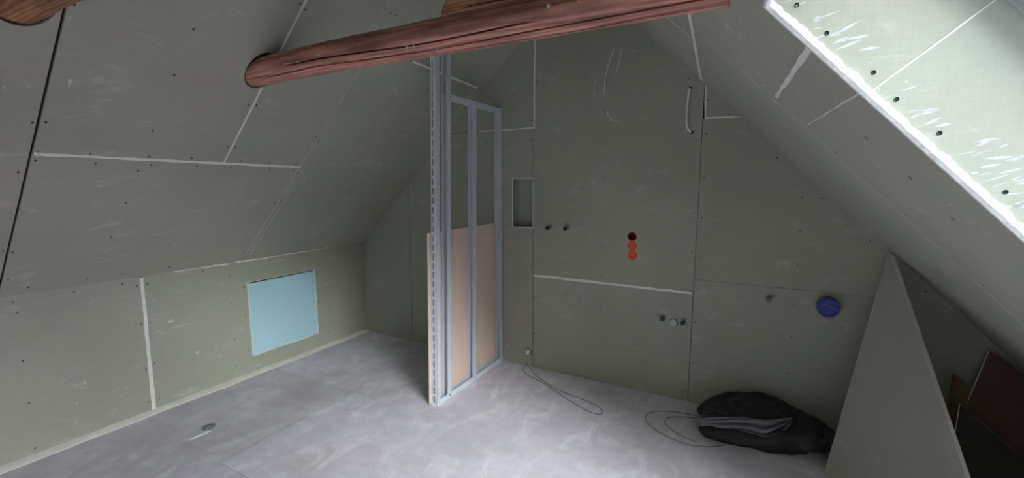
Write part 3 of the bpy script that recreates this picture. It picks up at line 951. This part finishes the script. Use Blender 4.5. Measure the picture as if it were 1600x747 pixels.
for z0, z1 in ((1.145, 1.155), (0.70, 0.71)):
    pass
bm = bmesh.new()
for zc in (1.135, 0.645):
    for i in range(34):
        y = 2.47 + i * 0.026
        if random.random() < 0.28:
            continue
        z = zc + 0.010 * noise.noise(Vector((y * 6, zc, 0))) + random.uniform(-0.004, 0.004)
        vs = [bm.verts.new(S_pb(a, b, 0.0008)) for a, b in ((y, z - 0.0025), (y + 0.024, z - 0.002), (y + 0.026, z + 0.002), (y + 0.002, z + 0.0025))]
        bm.faces.new(vs)
stuff(obj('scuff_marks', bm, plain_material('pale_scuff', (0.93, 0.80, 0.72), 0.9), part))
rebase(part)

# ---- blue access panel in the knee wall
acc = tag(empty('access_panel', (XK, (AP[0] + AP[1]) / 2, AP[2])), 'square light-blue board closing an opening in the low knee wall', 'panel')
bd = board('panel_board', S_knee, [(AP[0] + 0.008, AP[2] + 0.008), (AP[1] - 0.008, AP[2] + 0.008), (AP[1] - 0.008, AP[3] - 0.012), (AP[0] + 0.008, AP[3] - 0.012)], acc, M_blue, gap=0, d0=-0.0130, d1=-0.002)
for p0, p1, w in (((AP[0] + 0.003, AP[2]), (AP[0] + 0.003, AP[3]), 0.010), ((AP[1] - 0.003, AP[2]), (AP[1] - 0.003, AP[3]), 0.010), ((AP[0], AP[2] + 0.003), (AP[1], AP[2] + 0.003), 0.009), ((AP[0], AP[3] + 0.001), (AP[1], AP[3] + 0.001), 0.004)):
    strip(S_knee, p0, p1, w, w, acc, M_gypsum, d1=0.0008, name='edge_filler', jit=0.22)
pts = []
for t in (0.18, 0.5, 0.82):
    pts += [(AP[0] + (AP[1] - AP[0]) * t, AP[2] + 0.035), (AP[0] + (AP[1] - AP[0]) * t, AP[3] - 0.03), (AP[0] + 0.03, AP[2] + (AP[3] - AP[2]) * t), (AP[1] - 0.03, AP[2] + (AP[3] - AP[2]) * t)]
screws(lambda u, v, d: S_knee(u, v, d - 0.002), pts, acc, 0.0035)
rebase(acc)

# ---- flush socket boxes
M_orange = plain_material('orange_red_plastic', (0.86, 0.125, 0.04), 0.5, var=0.1)
M_brownp = plain_material('dark_red_cavity_plastic', (0.12, 0.022, 0.012), 0.6, var=0.25)
def socket_box(u, v, lid, label):
    root = tag(empty('socket_box', (u, YG, v)), label, 'socket box', 'three flush socket boxes in a column')
    Pf = lambda a, b, h: Vector((u + a, YG - h, v + b))
    bm = bmesh.new()
    ro = SR - 0.0005
    lathe(bm, [(ro, -0.045), (ro, 0.0006), (ro + 0.0022, 0.0010), (ro + 0.0018, 0.0020), (ro - 0.003, 0.0020), (ro - 0.0035, -0.043), (0, -0.043)], 24, Pf)
    cup = obj('cup', bm, M_orange if lid else [M_brownp], root, smooth=False)
    if not lid:
        bm = bmesh.new()
        for i in range(16):
            t0, t1 = 2 * math.pi * i / 16, 2 * math.pi * (i + 0.6) / 16
            vs = [Pf(rr * math.cos(t), rr * math.sin(t), h) for t in (t0, t1) for rr, h in ((ro + 0.003, 0.0022), (ro - 0.003, 0.0022))]
            w_ = [bm.verts.new(x) for x in vs]
            bm.faces.new((w_[0], w_[1], w_[3], w_[2]))
        obj('rim', bm, M_orange, root)
        bm = bmesh.new()
        for i in range(3):
            tube(bm, spline([Pf(-0.02 + 0.015 * i, -0.022, -0.040), Pf(-0.012 + 0.01 * i, 0.0, -0.022), Pf(0.01 - 0.008 * i, 0.016, -0.030), Pf(0.018, 0.004 * i, -0.040)], 6), 0.0022, 6)
        obj('wires', bm, M_brownp, root)
    else:
        bm = bmesh.new()
        n = 24
        prof = [(ro - 0.0036, -0.004), (ro - 0.006, -0.0015), (0.020, -0.0025), (0.018, -0.005), (0.006, -0.005), (0.004, -0.002), (0, -0.002)]
        lathe(bm, prof, n, Pf)
        for i in range(6):
            t = 2 * math.pi * i / 6
            c, s = math.cos(t), math.sin(t)
            q = [Pf(r_ * c - w_ * s, r_ * s + w_ * c, h) for r_, w_, h in ((0.006, 0.0015, -0.001), (0.026, 0.0015, -0.001), (0.026, -0.0015, -0.001), (0.006, -0.0015, -0.001))]
            bm.faces.new([bm.verts.new(x) for x in q])
        obj('cover', bm, M_orange, root)
        for sx in (-1, 1):
            bm = bmesh.new()
            lathe(bm, [(0.003, -0.001), (0.003, 0.0015), (0, 0.0015)], 8, lambda a, b, h: Pf(a + sx * 0.0275, b, h))
            obj('screw', bm, M_screw, root)
    rebase(root)
socket_box(*SOCK[0], False, 'dark open socket box at the top of the orange column')
socket_box(*SOCK[1], True, 'bright orange socket box in the middle of the column of three')
socket_box(*SOCK[2], True, 'bright orange socket box at the bottom of the column of three')

# ---- pipe stubs
M_brass = plain_material('dull_grey_metal', (0.33, 0.35, 0.37), 0.4, 0.7)
M_navy = plain_material('navy_plastic_cap', (0.012, 0.022, 0.06), 0.35, spec=0.5)
M_black = plain_material('black_plastic_plug', (0.012, 0.013, 0.015), 0.4, spec=0.5)
M_white = plain_material('white_plastic', (0.62, 0.63, 0.63), 0.5, var=0.12, scale=60)
M_grey = plain_material('grey_pipe_plastic', (0.16, 0.165, 0.17), 0.5)
def pipe_stub(u, v, ln, cap_mat, label, group, tilt=0.0, r=0.0150):
    root = tag(empty('pipe_stub', (u, YG, v)), label, 'pipe', group)
    Pf = lambda a, b, h: Vector((u + a, YG - h, v + b + tilt * h))
    bm = bmesh.new()
    lathe(bm, [(r * 1.35, -0.01), (r * 1.35, 0.003), (r, 0.004), (r, ln * 0.55), (r * 1.18, ln * 0.55), (r * 1.18, ln * 0.66), (r * 0.7, ln * 0.66)], 16, Pf)
    obj('pipe', bm, M_brass, root)
    bm = bmesh.new()
    lathe(bm, [(r * 1.0, ln * 0.62), (r * 1.08, ln * 0.64), (r * 1.08, ln * 0.95), (r * 0.95, ln), (r * 0.5, ln), (r * 0.45, ln * 0.97), (0, ln * 0.97)], 10, Pf)
    obj('cap', bm, cap_mat, root)
    rebase(root)
pipe_stub(-1.495, 1.250, 0.062, M_navy, 'left dark-capped water pipe stub beside the wall niche', 'pair of water pipe stubs beside the niche')
pipe_stub(-1.338, 1.252, 0.062, M_navy, 'right dark-capped water pipe stub beside the wall niche', 'pair of water pipe stubs beside the niche')
pipe_stub(-0.556, 0.618, 0.062, M_black, 'black-plugged water pipe stub left of the round white drain cover', 'pair of low water pipe stubs', r=0.0155)
pipe_stub(-0.413, 0.612, 0.062, M_black, 'black-plugged water pipe stub right of the round white drain cover', 'pair of low water pipe stubs', r=0.0155)
pipe_stub(0.112, 0.850, 0.055, M_grey, 'single grey metal pipe stub left of the blue round cap', None, r=0.0155)
# drain with white cover
root = tag(empty('drain_pipe', (-0.484, YG, 0.588)), 'round white drain cover between the two low pipe stubs', 'drain')
Pd = lambda a, b, h: Vector((-0.484 + a, YG - h, 0.588 + b))
bm = bmesh.new()
lathe(bm, [(0.031, -0.01), (0.031, 0.004), (0.029, 0.009), (0.0265, 0.009), (0.0265, -0.004)], 22, Pd)
obj('pipe_collar', bm, M_grey, root)
bm = bmesh.new()
lathe(bm, [(0.0268, 0.0), (0.0265, 0.010), (0.022, 0.0125), (0.012, 0.011), (0, 0.0125)], 22, Pd)
obj('cover', bm, M_white, root)
rebase(root)
# big blue cap
root = tag(empty('soil_pipe', (0.44, YG, 0.840)), 'large round blue cap on a waste pipe in the gable wall', 'pipe')
Pb = lambda a, b, h: Vector((0.437 + a, YG - h, 0.845 + b))
bm = bmesh.new()
lathe(bm, [(0.060, -0.01), (0.060, 0.040), (0.063, 0.042), (0.063, 0.052), (0.054, 0.052), (0.054, 0.0)], 32, Pb)
obj('pipe_end', bm, M_grey, root)
M_bluecap = plain_material('blue_plastic_cap', (0.022, 0.030, 0.34), 0.4, var=0.2, scale=25, spec=0.5)
bm = bmesh.new()
lathe(bm, [(0.0535, 0.045), (0.059, 0.053), (0.060, 0.060), (0.056, 0.066), (0.048, 0.066), (0.045, 0.062), (0.022, 0.062), (0.020, 0.0645), (0, 0.0645)], 32, Pb)
cap = obj('cap', bm, M_bluecap, root)
bm = bmesh.new()
ca, sa = math.cos(R(-24)), math.sin(R(-24))
for (l0, l1, w) in ((-0.008, 0.044, 0.004),):
    def F(p):
        return Pb(p.x * ca - p.y * sa, p.x * sa + p.y * ca, p.z)
    box(bm, l0 - 0.03, l1, 0.008, 0.018, 0.062, 0.0725, F)
obj('grip', bm, plain_material('blue_grip', (0.10, 0.11, 0.42), 0.4), cap)
rebase_list = [cap]
rebase(root)
for ch in cap.children:
    ch.data.transform(__import__('mathutils').Matrix.Translation(-Vector(root.location)))
# white wall outlet near the floor
root = tag(empty('wall_outlet', (-1.690, YG, 0.128)), 'small round white outlet plugged with plaster near the floor', 'outlet')
Po = lambda a, b, h: Vector((-1.690 + a, YG - h, 0.128 + b))
bm = bmesh.new()
lathe(bm, [(0.034, -0.006), (0.034, 0.002), (0.030, 0.006), (0.026, 0.006), (0.024, 0.0015), (0, 0.0015)], 20, Po)
obj('ring', bm, M_grey, root)
bm = bmesh.new()
random.seed(5)
for cx, cy, rr in ((-0.008, 0.004, 0.019), (0.010, 0.012, 0.014), (0.006, -0.012, 0.013), (-0.014, -0.016, 0.010)):
    bmesh.ops.create_icosphere(bm, subdivisions=2, radius=rr, matrix=__import__('mathutils').Matrix.Translation(Po(cx, cy, 0.006)))
for v in bm.verts:
    v.co += Vector([random.uniform(-1, 1) for _ in range(3)]) * 0.0018
    v.co.y = YG - (YG - v.co.y) * 0.8
obj('plaster_plug', bm, M_gypsum, root)
rebase(root)

# ---- cables
M_cable = plain_material('grey_cable', (0.30, 0.29, 0.285), 0.5)
M_cablew = plain_material('pale_cable', (0.86, 0.86, 0.82), 0.5)
bm = bmesh.new()
rc = 0.0034
c1 = [(-1.700, 3.374, 0.030), (-1.702, 3.362, 0.010), (-1.700, 3.300, rc), (-1.640, 3.225, rc), (-1.56, 3.180, rc), (-1.46, 3.145, rc), (-1.33, 3.080, rc), (-1.22, 3.010, rc), (-1.10, 2.945, rc), (-0.97, 2.885, rc),
      (-0.89, 2.872, rc), (-0.862, 2.905, rc), (-0.89, 2.960, rc), (-0.98, 3.005, rc), (-1.08, 3.035, rc), (-1.20, 3.050, 2.6 * rc), (-1.33, 3.100, 2.4 * rc), (-1.45, 3.165, 2.4 * rc), (-1.53, 3.225, rc), (-1.60, 3.285, rc), (-1.66, 3.345, rc), (-1.690, 3.366, 0.012), (-1.694, 3.376, 0.03)]
tube(bm, spline(c1, 8), rc, 7)
tag(obj('floor_cable', bm, M_cable, smooth=True), 'thin grey cable looped on the floor below the small white outlet', 'cable')
bm = bmesh.new()
c2 = [(-0.15, 3.05, rc), (-0.28, 3.10, rc), (-0.40, 3.10, rc), (-0.455, 3.02, rc), (-0.42, 2.92, rc), (-0.33, 2.86, rc), (-0.24, 2.85, 2.6 * rc)]
c2 = [(-0.10, 2.99, rc), (-0.24, 3.13, rc), (-0.38, 3.13, rc), (-0.50, 3.05, rc), (-0.485, 2.96, rc), (-0.41, 2.885, rc), (-0.33, 2.845, rc)]
tube(bm, spline([(-0.05, 3.04, rc), (-0.22, 3.17, rc), (-0.40, 3.17, rc), (-0.545, 3.10, rc), (-0.585, 3.00, rc), (-0.53, 2.90, rc), (-0.42, 2.825, rc), (-0.28, 2.79, rc), (-0.16, 2.83, rc), (-0.08, 2.90, rc), (-0.04, 3.0, 3 * rc),
                (-0.14, 3.12, 3 * rc), (-0.30, 3.13, 2.4 * rc), (-0.43, 3.08, rc), (-0.455, 3.00, rc), (-0.40, 2.92, rc), (-0.32, 2.87, rc), (-0.24, 2.845, rc)], 8), rc, 7)
tag(obj('floor_cable', bm, M_cable, smooth=True), 'coil of thin cable on the floor running under the black sack', 'cable')
bm = bmesh.new()
tube(bm, spline([(-0.448, YG + 0.01, 2.265), (-0.452, YG - 0.014, 2.255), (-0.458, YG - 0.016, 2.20), (-0.462, YG - 0.012, 2.10), (-0.458, YG - 0.012, 2.02), (-0.442, YG - 0.014, 1.985), (-0.425, YG + 0.012, 1.970)], 8), 0.0075, 8)
wc = tag(obj('wall_cable', bm, M_cablew, smooth=True), 'short white cable bridging two holes high on the gable wall', 'cable')
for u, v in ((-0.424, 1.970), (-0.447, 2.268)):
    bm = bmesh.new()
    lathe(bm, [(0.012, 0.0006), (0.010, 0.0012), (0, 0.0012)], 10, lambda a, b, h: S_gable(u + a, v + b, h))
    obj('cable_hole', bm, M_void, wc)

# ---- black sack
def bag_surface():
    bm = bmesh.new()
    bmesh.ops.create_icosphere(bm, subdivisions=6, radius=1.0)
    for v in bm.verts:
        d = v.co.normalized()
        x, y, z = d
        # lumpy, low and wide, highest at the wall side
        px = 0.130 + 0.385 * x
        py = 3.130 + 0.215 * y
        hgt = 0.205 * (0.75 + 0.25 * math.cos((px - 0.10) * 4.5))
        pz = hgt * (0.5 + 0.5 * z) ** 0.85 * (0.80 + 0.40 * (0.5 + 0.5 * y)) 
        s = Vector((px * 5.5, py * 5.5, pz * 5.5))
        n1 = noise.noise(s + Vector((3, 1, 2)))
        warp = Vector((noise.noise(s * 0.7), noise.noise(s * 0.7 + Vector((9, 2, 4))), noise.noise(s * 0.7 + Vector((1, 8, 3)))))
        q = Vector((px * 7, py * 13, pz * 22)) + warp * 2.2
        ridge = 1 - abs(noise.noise(q)) * 2.0
        ridge2 = 1 - abs(noise.noise(q * 2.1 + Vector((5, 5, 5)))) * 2.0
        disp = 0.028 * n1 + 0.020 * (ridge - 0.5) + 0.009 * (ridge2 - 0.5)
        up = max(0.12, min(1, pz / 0.05))
        co = Vector((px, py, pz)) + Vector((x, y, z + 0.2)) * disp * up
        co.z = max(0.002 + 0.004 * (1 - up), co.z)
        co.y = min(YG - 0.012, co.y)
        v.co = co
    return bm
M_bag = None
def bag_material():
    m, nt, b = new_mat('black_plastic_film')
    n = noise_tex(nt, coords(nt, (9, 14, 20)), 1.5, 6, 0.6, 0.8)
    nt.links.new(mix(nt, n, (0.010, 0.010, 0.012), (0.030, 0.029, 0.032)), b.inputs['Base Color'])
    b.inputs['Roughness'].default_value = 0.40
    b.inputs['Specular IOR Level'].default_value = 0.45
    bump(nt, b, n, 0.6, 0.012)
    return m
M_bag = bag_material()
bag = tag(empty('rubbish_sack', (0.13, 3.13, 0)), 'crumpled black plastic sack lying against the foot of the gable wall', 'sack')
obj('sack_body', bag_surface(), M_bag, bag, smooth=True)
# the folded grey mouth of the sack: a wrinkled band that doubles over at the left
def sheet(fn, nu, nv, mat, name, th=0.003):
    bm = bmesh.new()
    gr = [[bm.verts.new(fn(i / nu, j / nv)) for j in range(nv + 1)] for i in range(nu + 1)]
    for i in range(nu):
        for j in range(nv):
            bm.faces.new((gr[i][j], gr[i + 1][j], gr[i + 1][j + 1], gr[i][j + 1]))
    o = obj(name, bm, mat, bag, smooth=True)
    md = o.modifiers.new('thickness', 'SOLIDIFY')
    md.thickness = th
    return o
M_fold = plain_material('grey_plastic_film', (0.20, 0.20, 0.225), 0.45, var=0.25, scale=30, spec=0.5)
def band(u, v):
    """long pale fold of the sack's mouth: narrow at the left, fanning into creases that sink into the body"""
    x = -0.245 + 0.52 * u
    top = 0.112 + 0.105 * math.sin(min(1.0, u * 1.15) * math.pi * 0.55) - 0.02 * u * u
    w = (0.034 + 0.110 * u ** 1.4) * (1 - 0.85 * u ** 5)
    crease = 0.022 * math.sin(v * 15 + u * 7 + 1.5 * noise.noise(Vector((u * 5, v * 3, 5)))) * min(1, u * 1.8)
    rough = 0.010 * noise.noise(Vector((u * 9, v * 7, 2)))
    y = 2.905 + 0.035 * (1 - v) - 0.012 * math.sin(u * 3.1) - crease - rough + 0.85 * max(0, u - 0.70) ** 1.3
    return Vector((x, y, top - w * v + 0.5 * crease + 0.007 * noise.noise(Vector((u * 6, 3, 1))) - 0.10 * max(0, u - 0.75)))
sheet(band, 72, 22, M_fold, 'folded_mouth')
def under(u, v):
    """front skirt of the sack hanging from the fold to the floor"""
    t = math.sin(min(1, u * 4 + 0.15) * math.pi / 2) * math.sin(min(1, (1 - u) * 3 + 0.02) * math.pi / 2)
    x = -0.240 + 0.62 * u + 0.035 * v * (1 - 2 * u)
    y = 2.930 - 0.060 * t * math.sin(v * math.pi * 0.9) + 0.04 * (1 - t) + 0.05 * u
    z = (0.092 + 0.055 * math.sin(u * 2.4)) * (1 - v) ** 0.9 * (0.35 + 0.65 * t)
    f = 0.010 * noise.noise(Vector((u * 7, v * 5, 7))) + 0.009 * math.sin(v * 9 + u * 11) * (1 - v)
    return Vector((x, y + f, max(0.003, z + 0.6 * f)))
sheet(under, 60, 18, M_bag, 'front_skirt')
rebase(bag)

# ---- leaning boards on the right
def leaning(name, A, B, top_pts, th, mats, label, cat='board', group=None):
    """flat offcut: corners in order, given in space on one plane, thickened away from the viewer"""
    P3 = [Vector(p) for p in [A, B] + list(top_pts)]
    nrm = (P3[1] - P3[0]).cross(P3[2] - P3[0]).normalized()
    if nrm.dot(Vector((0, 0, 1.63)) - P3[0]) < 0:
        nrm = -nrm
    bm = bmesh.new()
    c0 = P3[0]
    f = [bm.verts.new(p) for p in P3]
    b = [bm.verts.new(p - nrm * th) for p in P3]
    bm.faces.new(f)
    q = bm.faces.new(b[::-1])
    q.material_index = 2 if len(mats) > 2 else 0
    n = len(f)
    for i in range(n):
        e = bm.faces.new((f[i], f[(i + 1) % n], b[(i + 1) % n], b[i]))
        e.material_index = 1
    o = obj(name, bm, mats)
    bv = o.modifiers.new('eased', 'BEVEL')
    bv.width = 0.0012
    bv.segments = 1
    return tag(o, label, cat, group)
M_edge = plain_material('cut_board_edge', (0.86, 0.81, 0.75), 0.9, var=0.15, spec=0.2)
M_shadeface = plain_material('shade_dark_board', (0.060, 0.052, 0.048), 0.8, var=0.3, scale=8)  # near-black face: the corner's deep shade is put into the colour
M_brown_shade = board_material('shaded_brown_board', (0.16, 0.095, 0.075), dust=(0.24, 0.16, 0.13), dust_lo=0.62)  # brown board paper with the corner's shade put into its colour
leaning('plasterboard_offcut', (0.427, 2.867, 0.0), (0.931, 2.10, 0.0), [(0.712, 3.322, 1.205), (0.698, 3.328, 1.207)], 0.026, [M_green, M_edge, M_brown], 'tall triangular green plasterboard offcut leaning under the right slope')
leaning('plasterboard_offcut', (0.985, 3.03, 0.0), (1.46, 3.03, 0.0), [(1.46, 3.065, 0.065), (1.021, 3.115, 0.455)], 0.0125, [M_shadeface, M_edge, M_shadeface], 'dark low offcut with a sloping pale top edge behind the triangular board')
leaning('plasterboard_offcut', (1.06, 3.17, 0.0), (1.46, 3.17, 0.0), [(1.46, 3.28, 0.44), (1.42, 3.295, 0.50), (1.305, 3.325, 0.615), (1.184, 3.345, 0.700), (1.10, 3.27, 0.40)], 0.0125, [M_brown_shade, M_edge, M_green], 'brown-faced board propped against the gable wall at the right edge')
M_lath = plain_material('mustard_wood', (0.13, 0.09, 0.04), 0.7, var=0.3)
leaning('wooden_offcut', (0.965, 3.13, 0.0), (1.045, 3.13, 0.0), [(1.085, 3.215, 0.524), (1.016, 3.222, 0.578)], 0.018, [M_lath, M_lath], 'small mustard-brown wooden offcut peeking out beside the triangular board', 'board')

# ---- crumb of plaster on the floor
bm = bmesh.new()
bmesh.ops.create_icosphere(bm, subdivisions=3, radius=1.0)
for v in bm.verts:
    d = v.co.normalized()
    k = 1 + 0.35 * noise.noise(d * 1.7)
    v.co = Vector((-3.10 + 0.022 * d.x * k - 0.0, 1.46 + 0.034 * d.y * k, max(-0.003, 0.010 + 0.016 * d.z * k)))
crumb = tag(obj('plaster_crumb', bm, plain_material('grey_crumb', (0.18, 0.18, 0.19), 0.9, bmp=0.5)), 'small crumb of dried plaster on the floor by the knee wall', 'crumb')
bm = bmesh.new()
ring = [bm.verts.new((-3.075 + a, 1.395 + b, 0.0005)) for a, b in ((-0.012, 0.05), (-0.02, 0.02), (-0.012, -0.03), (0.0, -0.07), (0.012, -0.06), (0.014, -0.01), (0.022, 0.03), (0.01, 0.06))]
c = bm.verts.new((-3.07, 1.40, 0.004))
lo = [bm.verts.new((v.co.x, v.co.y, -0.0035)) for v in ring]
for i in range(8):
    bm.faces.new((ring[i], ring[(i + 1) % 8], c))
    bm.faces.new((ring[i], lo[i], lo[(i + 1) % 8], ring[(i + 1) % 8]))
obj('white_smear', bm, M_gypsum, crumb)
